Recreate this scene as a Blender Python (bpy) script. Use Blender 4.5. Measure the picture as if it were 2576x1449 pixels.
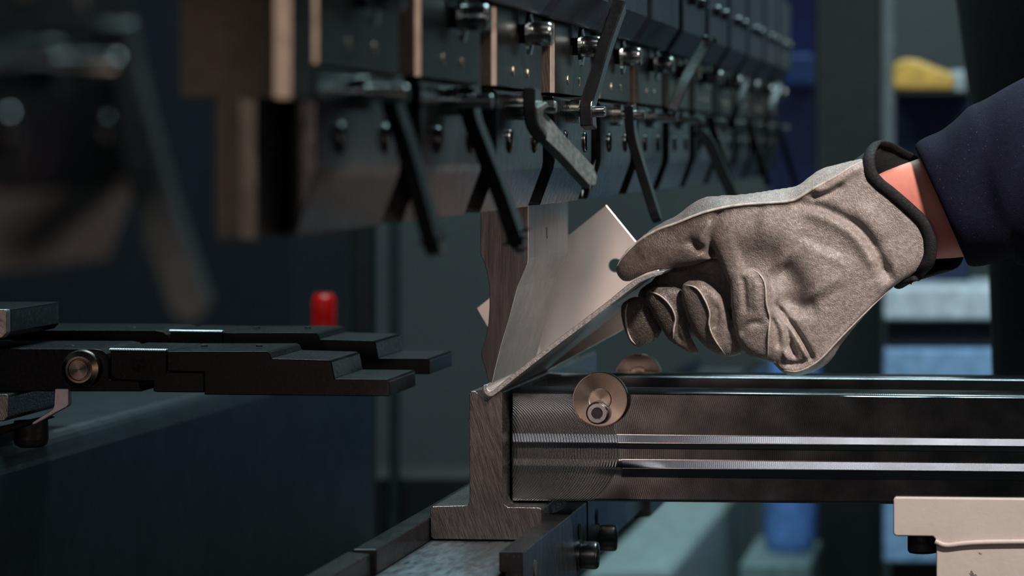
import bpy, bmesh, math, random
import numpy as np
from mathutils import Vector, Matrix
for o in list(bpy.data.objects): bpy.data.objects.remove(o)
C = bpy.context.scene.collection
F, VX, VY, CZ, Z0 = 8000.0, 2500.0, 400.0, 1.15, 1.714

# ---------------- camera ----------------
cd = bpy.data.cameras.new('camera'); cam = bpy.data.objects.new('camera', cd); C.objects.link(cam)
bpy.context.scene.camera = cam
cam.location = (0, 0, CZ); cam.rotation_euler = (math.pi/2, 0, 0)
cd.sensor_width = 36; cd.lens = F/2576*36
cd.shift_x = -(VX-1288)/2576; cd.shift_y = -(724.5-VY)/2576
cd.clip_start = 0.05; cd.clip_end = 50
cd.dof.use_dof = True; cd.dof.focus_distance = Z0+0.006; cd.dof.aperture_fstop = cd.lens/11.5

# ---------------- world, lights, exposure ----------------
w = bpy.data.worlds.new('world'); bpy.context.scene.world = w; w.use_nodes = True
bg = w.node_tree.nodes['Background']; bg.inputs[0].default_value = (0.35, 0.6, 0.66, 1); bg.inputs[1].default_value = 0.01
vs = bpy.context.scene.view_settings
vs.view_transform = 'Standard'; vs.look = 'None'; vs.gamma = 1; vs.use_curve_mapping = False; vs.exposure = 0.0
def area(name, loc, target, sx, sy, power, col):
    l = bpy.data.lights.new(name, 'AREA'); l.shape = 'RECTANGLE'; l.size = sx; l.size_y = sy; l.energy = power; l.color = col
    o = bpy.data.objects.new(name, l); C.objects.link(o); o.location = loc
    o.rotation_euler = (Vector(target)-Vector(loc)).to_track_quat('-Z', 'Y').to_euler(); return o
sl_ = bpy.data.lights.new('work_lamp', 'SPOT'); sl_.energy = 96; sl_.color = (1.0, 0.89, 0.84); sl_.shadow_soft_size = 0.05; sl_.spot_size = 0.78; sl_.spot_blend = 1.0
so_ = bpy.data.objects.new('work_lamp', sl_); C.objects.link(so_); so_.location = (0.33, 1.16, 1.82)
so_.rotation_euler = (Vector((-0.09, 1.74, 0.99))-so_.location).to_track_quat('-Z', 'Y').to_euler()
area('hall_strip_light', (-0.15, 2.5, 2.6), (-0.15, 1.75, 1.0), 1.6, 0.3, 50, (0.62, 0.93, 1.0))
area('right_warm_fill', (1.9, 0.95, 1.25), (-0.2, 1.3, 1.2), 1.0, 0.4, 2.6, (1.0, 0.74, 0.60))  # unseen warm panel added at the right to brighten the chamfers
area('front_warm_fill', (-0.45, -0.25, 1.16), (-0.25, 1.7, 1.08), 0.17, 0.24, 1.1, (1.0, 0.74, 0.64))  # unseen warm panel added behind the camera, aimed to reflect in the end panel
area('low_warm_fill', (-0.63, -0.25, 0.78), (-0.25, 1.7, 1.0), 0.12, 0.3, 0.55, (1.0, 0.72, 0.62))  # second unseen warm panel, added for the die face and arm's left end
area('rack_fill', (0.12, 3.1, 1.75), (0.0, 3.8, 1.05), 0.5, 0.2, 3.2, (0.85, 0.93, 1.0))  # fill added out of view to brighten the cabinet and tray
area('band_fill_strip', (-0.1, -0.3, 1.62), (-0.1, 1.7, 1.0), 1.8, 0.05, 3.2, (0.95, 0.93, 1.0))  # unseen strip added behind the camera for the arm's bright bands
area('rear_cool_fill', (0.62, 5.9, 1.35), (0.2, 2.0, 1.2), 0.8, 1.1, 0.75, (0.55, 0.85, 0.95))  # unseen cool panel added for the clamp faces to reflect
area('far_hall_light', (-0.6, 5.2, 3.4), (-0.6, 5.6, 0.8), 1.8, 0.8, 42, (0.70, 0.90, 0.95))

# ---------------- helpers ----------------
def W(px, py, Y): return Vector(((px-VX)*Y/F, Y, CZ-(py-VY)*Y/F))
def up(Xo, z, Y): return Vector((-Xo, Y, CZ+0.00375*Y+z))       # ram side, slightly rising with depth
def nt(m):
    m.use_nodes = True; t = m.node_tree; return t, t.nodes, t.links, t.nodes['Principled BSDF']
MATS = {}
def mat(name, col, rough=0.5, metal=0.0, var=0.25, vs_=60, bump=0.0, bs=400, stretch=(1,1,1), rvar=0.15, dust=0.0, emis=None, coat=0.0, spec=0.5):
    m = bpy.data.materials.new(name); t, N, L, b = nt(m)
    tc = N.new('ShaderNodeTexCoord'); mp = N.new('ShaderNodeMapping'); mp.inputs['Scale'].default_value = stretch
    L.new(tc.outputs['Object'], mp.inputs[0])
    n = N.new('ShaderNodeTexNoise'); n.inputs['Scale'].default_value = vs_; n.inputs['Detail'].default_value = 6; L.new(mp.outputs[0], n.inputs[0])
    cr = N.new('ShaderNodeValToRGB'); c = Vector(col)
    cr.color_ramp.elements[0].position = 0.3; cr.color_ramp.elements[1].position = 0.7
    cr.color_ramp.elements[0].color = (*(c*(1-var)), 1); cr.color_ramp.elements[1].color = (*(c*(1+var)), 1)
    L.new(n.outputs[0], cr.inputs[0]); src = cr.outputs[0]
    if dust:
        d = N.new('ShaderNodeTexNoise'); d.inputs['Scale'].default_value = 900; d.inputs['Detail'].default_value = 2; L.new(tc.outputs['Object'], d.inputs[0])
        dr = N.new('ShaderNodeValToRGB'); dr.color_ramp.elements[0].position = 0.70; dr.color_ramp.elements[1].position = 0.74; L.new(d.outputs[0], dr.inputs[0])
        mx = N.new('ShaderNodeMixRGB'); mx.inputs[2].default_value = (0.35, 0.33, 0.3, 1)
        mm = N.new('ShaderNodeMath'); mm.operation = 'MULTIPLY'; mm.inputs[1].default_value = dust; L.new(dr.outputs[0], mm.inputs[0])
        L.new(mm.outputs[0], mx.inputs[0]); L.new(src, mx.inputs[1]); src = mx.outputs[0]
    L.new(src, b.inputs['Base Color'])
    b.inputs['Metallic'].default_value = metal; b.inputs['Specular IOR Level'].default_value = spec; b.inputs['Coat Weight'].default_value = coat
    n2 = N.new('ShaderNodeTexNoise'); n2.inputs['Scale'].default_value = bs; n2.inputs['Detail'].default_value = 4; L.new(mp.outputs[0], n2.inputs[0])
    mr = N.new('ShaderNodeMapRange'); mr.inputs[1].default_value = 0.25; mr.inputs[2].default_value = 0.75
    mr.inputs[3].default_value = max(0.03, rough-rvar); mr.inputs[4].default_value = rough+rvar
    L.new(n2.outputs[0], mr.inputs[0]); L.new(mr.outputs[0], b.inputs['Roughness'])
    if bump:
        bp = N.new('ShaderNodeBump'); bp.inputs['Strength'].default_value = 1; bp.inputs['Distance'].default_value = bump
        L.new(n2.outputs[0], bp.inputs['Height']); L.new(bp.outputs[0], b.inputs['Normal'])
    if emis: b.inputs['Emission Color'].default_value = (*emis[:3], 1); b.inputs['Emission Strength'].default_value = emis[3]
    MATS[name] = m; return m
BS = mat('ground_steel', (0.21, 0.19, 0.18), 0.30, 1, 0.4, 330, 0.00026, 420, (5, 1, 0.28), rvar=0.1)
for nd_ in BS.node_tree.nodes:
    if nd_.type == 'MAPPING': nd_.vector_type = 'TEXTURE'; nd_.inputs['Rotation'].default_value = (0, -0.3, 0); nd_.inputs['Scale'].default_value = (0.16, 1, 3.5)
ENDLIT = mat('holder_end_lit', (0.26, 0.20, 0.15), 0.42, 1, 0.3, 60, 0.0001, 400, (3, 1, 0.4), rvar=0.05)  # brighter, warmer holder steel: light on the end faces put into the colour
EDGLIT = mat('lit_edge', (0.62, 0.55, 0.48), 0.4, 1, 0.1, 100, rvar=0.05)  # highlight along chamfers and edges put into the colour
BLK = mat('blackened_steel', (0.006, 0.0065, 0.007), 0.32, 0.0, 0.5, 50, 0.00003, 500, dust=0.35, rvar=0.08, spec=0.18)
DKS = mat('dark_clamp_steel', (0.027, 0.029, 0.031), 0.28, 1, 0.4, 30, 0.00004, 300, (1, 3, 0.4), rvar=0.06)
HLD = mat('holder_steel', (0.085, 0.088, 0.080), 0.36, 1, 0.3, 25, 0.00005, 260, (1, 4, 0.4), rvar=0.07)
PLT = mat('blued_plate_steel', (0.045, 0.055, 0.075), 0.42, 0.8, 0.4, 30, 0.00003, 400, rvar=0.06)
CHR = mat('polished_steel', (0.30, 0.31, 0.30), 0.22, 1, 0.1, 60, 0.00001, 600, rvar=0.04)
SCR = mat('dark_screw_steel', (0.11, 0.11, 0.11), 0.25, 1, 0.1, 60, 0.00001, 600, rvar=0.04)
LEV = mat('lever_black', (0.006, 0.0065, 0.007), 0.24, 0.0, 0.3, 60, spec=0.25, rvar=0.04)
LVP = mat('lever_pale', (0.13, 0.155, 0.15), 0.5, 0.75, 0.2, 300)
PUN = mat('punch_steel', (0.17, 0.175, 0.175), 0.36, 1, 0.25, 60, 0.00003, 300, (4, 1, 0.3), rvar=0.05)
SHT = mat('sheet_steel', (0.75, 0.71, 0.68), 0.36, 1, 0.05, 20, 0.0, 40, rvar=0.02)
EDG = mat('sheared_edge', (0.60, 0.57, 0.55), 0.38, 1, 0.35, 700, 0.0002, 1500)
CRM = mat('cream_paint', (0.40, 0.35, 0.315), 0.55, 0, 0.06, 40, 0.0001, 300)
RUB = mat('black_rubber', (0.012, 0.012, 0.013), 0.6)
VOID = mat('bore_black', (0.004, 0.004, 0.004), 0.8)
SKIN = mat('skin', (0.66, 0.22, 0.17), 0.5, 0, 0.22, 14, 0.0001, 500); SKIN.node_tree.nodes['Principled BSDF'].inputs['Subsurface Weight'].default_value = 0.15; SKIN.node_tree.nodes['Principled BSDF'].inputs['Subsurface Scale'].default_value = 0.004
_r = [n_ for n_ in SKIN.node_tree.nodes if n_.type == 'VALTORGB'][0].color_ramp; _r.elements[0].color = (0.52, 0.27, 0.18, 1); _r.elements[1].color = (0.47, 0.13, 0.11, 1)
NAVY = mat('navy_cloth', (0.0035, 0.0042, 0.012), 0.9, 0, 0.25, 500, 0.00025, 1600, (1, 1, 1), dust=0.1, spec=0.12)
BIND = mat('black_binding', (0.006, 0.006, 0.007), 0.75, 0, 0.3, 300, 0.0003, 900, spec=0.2)
KNU = mat('knurled_zinc', (0.75, 0.80, 0.86), 0.45, 1, 0.1)

def finish(name, bm, m, parent=None, bev=0.0, seg=2, smooth=False, base=None):
    me = bpy.data.meshes.new(name)
    bmesh.ops.recalc_face_normals(bm, faces=bm.faces)
    off = Vector((0, 0, 0))
    if parent is not None:
        p = parent
        while p is not None: off += p.location; p = p.parent
    if base is not None: off = Vector(base)
    for v in bm.verts: v.co -= off
    bm.to_mesh(me); bm.free(); me.materials.append(m)
    o = bpy.data.objects.new(name, me); C.objects.link(o)
    if parent is not None: o.parent = parent
    if base is not None: o.location = base
    if bev:
        md = o.modifiers.new('b', 'BEVEL'); md.width = bev; md.segments = seg; md.limit_method = 'ANGLE'; md.angle_limit = 0.6
    if smooth or bev:
        for f in me.polygons: f.use_smooth = True
        if not smooth:
            md = o.modifiers.new('wn', 'WEIGHTED_NORMAL'); md.keep_sharp = True
            for f in me.polygons: f.use_smooth = False
    return o
def recenter(o, c):
    q = Vector(c)-(o.parent.location if o.parent else Vector()); o.data.transform(Matrix.Translation(-q)); o.location = q; return o
def thing(name, label, cat, loc=(0, 0, 0), group=None):
    o = bpy.data.objects.new(name, None); C.objects.link(o); o.location = loc; o.empty_display_size = 0.02
    o['label'] = label; o['category'] = cat
    if group: o['group'] = group
    return o
def tag(o, label, cat, group=None):
    o['label'] = label; o['category'] = cat
    if group: o['group'] = group
    return o
def struct(o): o['kind'] = 'structure'; return o
def box(bm, x0, x1, y0, y1, z0, z1):
    vs_ = [bm.verts.new(p) for p in ((x0,y0,z0),(x1,y0,z0),(x1,y1,z0),(x0,y1,z0),(x0,y0,z1),(x1,y0,z1),(x1,y1,z1),(x0,y1,z1))]
    for f in ((0,3,2,1),(4,5,6,7),(0,1,5,4),(1,2,6,5),(2,3,7,6),(3,0,4,7)): bm.faces.new([vs_[i] for i in f])
    return bm
def B(*a): return box(bmesh.new(), *a)
def prism(pts0, pts1, bm=None):
    bm = bm or bmesh.new(); n = len(pts0)
    a = [bm.verts.new(p) for p in pts0]; b_ = [bm.verts.new(p) for p in pts1]
    bm.faces.new(a); bm.faces.new(b_[::-1])
    for i in range(n): bm.faces.new((a[i], a[(i+1) % n], b_[(i+1) % n], b_[i]))
    return bm
def pxprism(pts, Yr, Y0, Y1, s=0.0, bm=None):
    q = [W(x, y, Yr) for x, y in pts]
    return prism([Vector((p.x, Y0, p.z+s*(Y0-Yr))) for p in q], [Vector((p.x, Y1, p.z+s*(Y1-Yr))) for p in q], bm)
def lathe(bm, c, axis, prof, n=40):       # prof: (distance along axis, radius)
    c = Vector(c); a = Vector(axis).normalized(); u = a.orthogonal().normalized(); v = a.cross(u)
    rings = []
    for d, r in prof:
        rings.append([bm.verts.new(c+a*d+(u*math.cos(k*2*math.pi/n)+v*math.sin(k*2*math.pi/n))*max(r, 1e-6)) for k in range(n)])
    for A, Bq in zip(rings, rings[1:]):
        for k in range(n): bm.faces.new((A[k], A[(k+1) % n], Bq[(k+1) % n], Bq[k]))
    bm.faces.new(rings[0][::-1]); bm.faces.new(rings[-1]); return bm
def hexbore(bm, c, axis, r, depth):       # hexagonal recess shown as a dark prism sunk into a head
    c = Vector(c); a = Vector(axis).normalized(); u = a.orthogonal().normalized(); v = a.cross(u)
    p = [c+(u*math.cos(k*math.pi/3)+v*math.sin(k*math.pi/3))*r for k in range(6)]
    return prism(p, [q+a*depth for q in p], bm)
def sweep(bm, pts, ru, rv, phi=0.0, n=0, roundtip=True, ref=(0, 1, 0)):
    """flat bar (n=0: rectangle ru x rv half sizes) or round tube (n sides) along pts"""
    pts = [Vector(p) for p in pts]; rings = []; m_ = len(pts)
    for i, p in enumerate(pts):
        t_ = (pts[min(i+1, m_-1)]-pts[max(i-1, 0)]).normalized()
        u = Vector(ref); u = (u-u.dot(t_)*t_).normalized(); v = t_.cross(u)
        u, v = u*math.cos(phi)+v*math.sin(phi), -u*math.sin(phi)+v*math.cos(phi)
        a_ = ru[i] if isinstance(ru, (list, tuple)) else ru; b_ = rv[i] if isinstance(rv, (list, tuple)) else rv
        if n: rings.append([bm.verts.new(p+u*a_*math.cos(k*2*math.pi/n)+v*b_*math.sin(k*2*math.pi/n)) for k in range(n)])
        else: rings.append([bm.verts.new(p+u*a_*sx+v*b_*sy) for sx, sy in ((1,1),(-1,1),(-1,-1),(1,-1))])
    k_ = len(rings[0])
    for A, Bq in zip(rings, rings[1:]):
        for k in range(k_): bm.faces.new((A[k], A[(k+1) % k_], Bq[(k+1) % k_], Bq[k]))
    bm.faces.new(rings[0][::-1]); bm.faces.new(rings[-1]); return bm
def smoothpath(pts, n=6):
    P = [Vector(p) for p in pts]; P = [2*P[0]-P[1]]+P+[2*P[-1]-P[-2]]; out = []
    for i in range(1, len(P)-2):
        for k in range(n):
            t_ = k/n; a, b_, c, d = P[i-1:i+3]
            out.append(0.5*((2*b_)+(-a+c)*t_+(2*a-5*b_+4*c-d)*t_*t_+(-a+3*b_-3*c+d)*t_**3))
    out.append(P[-2]); return out
def copy_tree(o, parent=None):
    c = o.copy(); C.objects.link(c); c.parent = parent
    for ch in list(o.children): copy_tree(ch, c)
    return c

# ---------------- hall shell ----------------
WALL = mat('green_grey_wall', (0.125, 0.15, 0.148), 0.8, 0, 0.1, 2)
struct(finish('floor', B(-4, 4, -1.5, 7, -0.1, 0), mat('dark_floor', (0.05, 0.055, 0.06), 0.5, 0, 0.3, 3)))
struct(finish('ceiling', B(-4, 4, -1.5, 7, 4.2, 4.3), mat('ceiling_paint', (0.08, 0.09, 0.1), 0.9)))
struct(finish('wall_back', B(-4, 4, 6.9, 7.0, 0, 4.2), WALL))
struct(finish('wall_left', B(-4.1, -4, -1.5, 7, 0, 4.2), mat('dark_wall', (0.03, 0.035, 0.045), 0.8)))
struct(finish('wall_right', B(4, 4.1, -1.5, 7, 0, 4.2), mat('side_wall', (0.06, 0.08, 0.09), 0.8)))

# ---------------- lower die ----------------
LS = -0.0075
DIE = [(1083,1280),(1088,1274),(1168,1272),(1176,1269),(1181,1262),(1181,990),(1184,984),(1196,984),(1201,989),(1223,1012),(1249,987),(1253,984),(1261,984),(1264,988),(1264,1258),(1268,1268),(1278,1276),(1356,1277),(1362,1281),(1362,1354),(1358,1359),(1090,1356),(1083,1350)]
die = tag(finish('bending_die', pxprism(DIE, Z0, Z0, 2.12, LS), BS, bev=0.0003), 'steel V die with T-shaped base standing in the clamping channel under the bend', 'bending die')
# ---------------- channel plate, rails ----------------
bm = bmesh.new(); pxprism([(1082,1360),(1359,1363),(1359,1490),(1082,1490)], Z0, 1.535, 3.3, LS, bm)
tag(finish('channel_plate', bm, mat('oiled_plate', (0.10, 0.125, 0.14), 0.38, 0.85, 0.5, 40, 0.0001, 300, (1, 0.2, 1), dust=0.5), bev=0.0006), 'dark oiled base plate the T-shaped die stands on', 'base plate')
lr = thing('channel_rail', 'dark clamping rail along the left side of the die base', 'rail', W(915, 1449, 1.568))
finish('rail_bar', pxprism([(887,1382),(948,1382),(948,1449),(928,1449),(928,1397),(887,1390)], 1.568, 1.568, 3.3, LS), BLK, lr, 0.0007)
hb = bmesh.new(); lathe(hb, W(972, 1432, 1.60)-Vector((-0.0018, 0, 0)), (1, 0, 0), [(0, 0.0045), (0.001, 0.0045)], 24)
finish('rail_block', pxprism([(868,1391),(926,1397),(926,1540),(868,1540)], 1.56, 1.40, 1.566, LS), BLK, lr, 0.0006)
rr = thing('channel_rail', 'steel clamping rail with cap screws along the right side of the die base', 'rail', W(1290, 1449, 1.568))
RAILS = mat('brushed_rail', (0.15, 0.18, 0.21), 0.34, 1, 0.4, 120, 0.00012, 500, (1, 6, 0.3), dust=0.5)
finish('rail_bar', pxprism([(1255,1388),(1316,1388),(1318,1585),(1270,1585),(1270,1442),(1255,1440)], 1.568, 1.568, 1.812, LS), RAILS, rr, 0.0007)
finish('rail_bar', pxprism([(1255,1388),(1316,1388),(1318,1560),(1270,1560),(1270,1442),(1255,1440)], 1.568, 1.818, 3.3, LS), RAILS, rr, 0.0007)
for o_ in rr.children:
    o_.data.materials.append(BLK)
    for f in o_.data.polygons:
        if f.normal.y < -0.9 or f.normal.z > 0.9: f.material_index = 1
XR = -0.2318
def lowz(z, Y): return CZ-0.0075*Y+z
def capscrew(name, c, axis, r, ln, mt, parent, washer=True, n=40):
    bm = bmesh.new(); c = Vector(c); a = Vector(axis).normalized()
    if washer: lathe(bm, c, a, [(0, r*1.12), (0.0014, r*1.12)], n)
    d = 0.0016 if washer else 0
    lathe(bm, c, a, [(d, r*0.96), (d+ln*0.08, r), (d+ln*0.8, r), (d+ln*0.93, r*0.95), (d+ln, r*0.84), (d+ln, r*0.5), (d+ln*0.5, r*0.48)], n)
    o = finish(name, bm, mt, parent, smooth=False)
    for f in o.data.polygons: f.use_smooth = True
    o.modifiers.new('e', 'EDGE_SPLIT').split_angle = 0.7
    hb = bmesh.new(); hexbore(hb, c+a*(d+ln*0.52), a, r*0.53, ln*0.44)
    finish('hex_socket', hb, VOID, o)
    return o
def fixchild(o):  # a child built in world space under a parent at identity offset
    return o
for Y in (1.776, 1.862):
    c = Vector((XR, Y, lowz(-0.208, Y))); capscrew('cap_screw', c, (1, 0, 0), 0.0078, 0.0095, mat('screw_black', (0.24, 0.22, 0.21), 0.33, 1, 0.1, rvar=0.04), rr)
for Y in (1.607, 1.779, 1.856):
    hb = bmesh.new(); lathe(hb, (XR-0.0003, Y, lowz(-0.195, Y)), (1, 0, 0), [(0, 0.0046), (0.0007, 0.0046)], 28); finish('screw_hole', hb, VOID, rr)
tag(finish('hinge_block', pxprism([(1583,1180),(1637,1180),(1637,1300),(1600,1306),(1583,1296)], 2.1, 2.1, 2.22, LS), BLK, bev=0.0008), 'black block under the far side of the support arms', 'block')
# press bed below the channel (mostly below the picture)
q = [(-0.335, -0.249), (-0.27, -0.249), (-0.27, -0.254), (-0.46, -0.44), (-0.46, -1.2), (-0.55, -1.2), (-0.55, -0.47), (-0.335, -0.262)]
tag(finish('press_bed', prism([Vector((x, 1.45, max(0.0, lowz(z, 1.45)) if z > -1 else 0.0)) for x, z in q], [Vector((x, 3.4, max(0.0, lowz(z, 3.4)) if z > -1 else 0.0)) for x, z in q]), mat('bed_paint', (0.012, 0.015, 0.017), 0.6)), 'dark machine bed running back under the die channel', 'machine bed')

# ---------------- punch ----------------
PUNP = [(1210,516),(1209,637),(1214,650),(1220,664),(1227,690),(1232,722),(1232,775),(1229,815),(1222,850),(1213,878),(1211,890),(1214,905),(1220,922),(1226,948),(1231,962),(1236,965),(1240,960),(1247,928),(1262,868),(1284,795),(1303,722),(1318,688),(1328,664),(1330,650),(1330,516)]
pu = thing('punch', 'upright steel bending punch whose tip points into the V of the die', 'punch', W(1235, 965, Z0))
pb0 = finish('punch_body', pxprism(PUNP, Z0, Z0-0.001, 1.873, 0.0), PUN, pu, 0.0003)
pb0.data.materials.append(mat('punch_end_shaded', (0.065, 0.063, 0.063), 0.34, 1, 0.35, 60, 0.00008, 300, (4, 1, 0.3), rvar=0.06)); pb0.data.materials.append(EDGLIT); pb0.modifiers['b'].material = 2; pb0.modifiers['b'].segments = 1  # darker copy of the punch steel: end face shade put into the colour
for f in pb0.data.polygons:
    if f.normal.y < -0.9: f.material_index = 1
bm = B(-0.2605, -0.2515, Z0+0.002, 1.87, W(0, 520, Z0).z, W(0, 330, Z0).z); finish('tang', bm, PUN, pu)
bm = bmesh.new(); xm = W(1330, 0, Z0).x+0.0003
for (a, b_, c, d) in ((1.7825, 1.7832, 573, 596), (1.7790, 1.7825, 573, 574.5), (1.7835, 1.7850, 594, 600)):
    box(bm, xm-0.0006, xm, a, b_, W(0, d, 1.78).z, W(0, c, 1.78).z)
finish('stamped_mark', bm, VOID, pu)

# ---------------- sheet workpiece ----------------
sh = thing('sheet_metal_part', 'bent sheet metal part clamped under the punch, its end flange held by the gloved hand', 'sheet metal', W(1228, 990, Z0))
edge = [(1219,968),(1218,978),(1222,988),(1230,995),(1241,996),(1252,989),(1300,950),(1360,903),(1420,857),(1480,812),(1540,765),(1590,726),(1612,709),(1640,697),(1668,689),(1674,681),(1640,687),(1606,698),(1583,714),(1532,756),(1472,802),(1412,847),(1352,893),(1292,940),(1252,973),(1244,981),(1237,983),(1231,980),(1228,974),(1229,966)]
q = [W(x, y, Z0) for x, y in edge]
bm = prism([Vector((p.x, Z0-0.004, p.z)) for p in q], [Vector((p.x, 1.893, p.z)) for p in q])
o = finish('folded_sheet', bm, SHT, sh, 0.00025)
o.data.materials.append(EDG)
for f in o.data.polygons:
    if abs(f.normal.y) > 0.9: f.material_index = 1
# upright end panel at the far side, parallel with the slope
Yp = 1.893
bm = bmesh.new()
PAN = [(1198,775),(1525,515),(1622,634),(1700,735),(1640,790),(1500,866),(1330,958),(1270,930),(1230,830),(1212,800)]
pp = [W(x, y, Yp) for x, y in PAN]
prism(pp, [p+Vector((0, 0.0022, 0)) for p in pp], bm)
pan = finish('end_panel', bm, SHT, sh, 0.0004)
# the round hole in the panel, bored by a boolean
hc = W(1548, 668, Yp); cb = bmesh.new(); lathe(cb, hc-Vector((0, 0.01, 0)), (0, 1, 0), [(0, 0.0042), (0.02, 0.0042)], 32)
ct = finish('cutter', cb, VOID); bo = pan.modifiers.new('hole', 'BOOLEAN'); bo.object = ct; bo.solver = 'EXACT'
ct.parent = None
dg = bpy.context.evaluated_depsgraph_get()
ct.matrix_world = Matrix.Translation((0, 0, 0)); dg.update()
me2 = bpy.data.meshes.new_from_object(pan.evaluated_get(dg)); pan.modifiers.clear(); pan.data = me2; bpy.data.objects.remove(ct)

# ---------------- support arms ----------------
def arm_material(name, offs, zc):
    m = bpy.data.materials.new(name); t, N, L, b = nt(m)
    tc = N.new('ShaderNodeTexCoord'); sx = N.new('ShaderNodeSeparateXYZ'); L.new(tc.outputs['Object'], sx.inputs[0])
    def M(op, a, b_=None, clamp=False):
        n = N.new('ShaderNodeMath'); n.operation = op; n.use_clamp = clamp
        for i, s in enumerate((a, b_)):
            if s is None: continue
            if isinstance(s, (int, float)): n.inputs[i].default_value = s
            else: L.new(s, n.inputs[i])
        return n.outputs[0]
    x, z = sx.outputs[0], sx.outputs[2]
    R = 0.0325
    dz = M('SUBTRACT', z, zc); r2 = M('MAXIMUM', M('SUBTRACT', R*R, M('MULTIPLY', dz, dz)), 0.0)
    ns = N.new('ShaderNodeTexNoise'); ns.inputs['Scale'].default_value = 35; L.new(tc.outputs['Object'], ns.inputs[0])
    v = M('SUBTRACT', x, M('SQRT', r2)); vv = M('ADD', v, M('MULTIPLY', ns.outputs[0], 0.0006))
    arcs = M('SINE', M('MULTIPLY', vv, 2*math.pi/0.00155))
    fine = M('SINE', M('MULTIPLY', M('SUBTRACT', x, M('MULTIPLY', M('MULTIPLY', dz, dz), 6.0)), 2*math.pi/0.0011))
    cross = M('MULTIPLY', M('SINE', M('MULTIPLY', M('SUBTRACT', x, M('MULTIPLY', z, 0.9)), 2*math.pi/0.0009)), 0.25)
    isarc = M('GREATER_THAN', offs+0.0262, v)
    h = M('ADD', M('MULTIPLY', arcs, isarc), M('MULTIPLY', M('ADD', M('MULTIPLY', fine, 0.035), M('MULTIPLY', cross, 0.06)), M('SUBTRACT', 1.0, isarc)))
    bp = N.new('ShaderNodeBump'); bp.inputs['Strength'].default_value = 0.8; bp.inputs['Distance'].default_value = 0.00006
    L.new(h, bp.inputs['Height'])
    n3 = N.new('ShaderNodeTexNoise'); n3.inputs['Scale'].default_value = 40; n3.inputs['Detail'].default_value = 8; L.new(tc.outputs['Object'], n3.inputs[0])
    rr_ = N.new('ShaderNodeMapRange'); rr_.inputs[1].default_value = 0.3; rr_.inputs[2].default_value = 0.7; rr_.inputs[3].default_value = 0.13; rr_.inputs[4].default_value = 0.18
    L.new(n3.outputs[0], rr_.inputs[0])
    L.new(M('ADD', rr_.outputs[0], M('MULTIPLY', isarc, 0.06)), b.inputs['Roughness'])
    cr = N.new('ShaderNodeValToRGB'); cr.color_ramp.elements[0].color = (0.19, 0.20, 0.21, 1); cr.color_ramp.elements[1].color = (0.27, 0.275, 0.28, 1); L.new(n3.outputs[0], cr.inputs[0])
    L.new(cr.outputs[0], b.inputs['Base Color'])
    b.inputs['Metallic'].default_value = 1; L.new(bp.outputs[0], b.inputs['Normal']); return m
def make_arm(label, xl, ytop, Yf, ybot, thick, discpx, full):
    sc = Yf/F
    root = thing('support_arm', label, 'support arm', W(xl, ybot, Yf))
    k = (ybot-ytop)/274.0                     # rows measured on the nearer arm, in its own pixels
    rows = [0, 4.4, 4.8]+list(range(8, 268, 2))+[269, 272, 274]
    def ramp(y, a, b_, c, h): return -h*max(0.0, min((y-a)/(b_-a), (c-y)/(c-b_), 1.0))
    def prof(y, x):
        d = (4.8-y)*1.72*0.000217 if y < 4.8 else 0.0        # wide ground chamfer along the top edge
        if y > 271: d += (y-271)*0.0001
        d += ramp(y, 106, 127, 140, 0.00088)
        return d+(ramp(y, 168, 190, 212, 0.00092) if x >= xl+278 else ramp(y, 168, 186, 205, 0.00025))
    xs = [xl, xl+3, xl+100, xl+200, xl+275, xl+279, xl+400, xl+700, xl+1250, 3250]
    bm = bmesh.new(); grid = []
    for x in xs:
        col = []
        for dy in rows:
            y = ytop+dy*k+(x-xl)*0.0095
            p = W(x, y, Yf); col.append(bm.verts.new((p.x, Yf+prof(dy, x)+(0.0007 if x == xl else 0), p.z)))
        # back side
        for y in (ybot, ytop):
            p = W(x, y+(x-xl)*0.0095, Yf); col.append(bm.verts.new((p.x, Yf+thick, p.z)))
        grid.append(col)
    n = len(grid[0])
    for A, Bq in zip(grid, grid[1:]):
        for i in range(n): bm.faces.new((A[i], A[(i+1) % n], Bq[(i+1) % n], Bq[i]))
    bm.faces.new(grid[0]); bm.faces.new(grid[-1][::-1])
    zc = W(0, ytop+150*k, Yf).z-root.location.z
    bar = finish('arm_bar', bm, arm_material('milled_arm_face', 0.0, zc), root)
    for f in bar.data.polygons: f.use_smooth = True
    bar.modifiers.new('e', 'EDGE_SPLIT').split_angle = 0.6
    # slit strip / rear lip seen on top
    dx, dy = discpx; Yd = Yf-0.0075 if full else Yf+thick+0.0012; c = W(dx, dy, Yd); r = (69 if full else 57)*Yd/F
    bm = bmesh.new(); lathe(bm, c+Vector((0, 0.0073, 0)), (0, -1, 0), [(0, r*0.97), (0.0004, r), (0.0066, r), (0.0073, r*0.985), (0.0073, r*0.965), (0.0070, r*0.955), (0.0065, r*0.42), (0.0062, r*0.38), (0.0062, 0)], 96)
    d = recenter(finish('stop_disc', bm, TURN, root), c); d['label'] = 'turned dished disc'
    for f in d.data.polygons: f.use_smooth = True
    d.modifiers.new('e', 'EDGE_SPLIT').split_angle = 0.35
    cs = W(dx-3, dy+(31 if full else 14), Yd)+Vector((0, 0.003, 0))
    if full: capscrew('cap_screw', cs, (0, -1, 0), 28.5*Yf/F, 0.0085, CHR2, root, washer=True)
    return root
TURN = mat('turned_steel', (0.27, 0.22, 0.185), 0.28, 1, 0.08, 45, 0.0, 100, rvar=0.03)
TURN.node_tree.nodes['Principled BSDF'].inputs['Anisotropic'].default_value = 0.75
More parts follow.
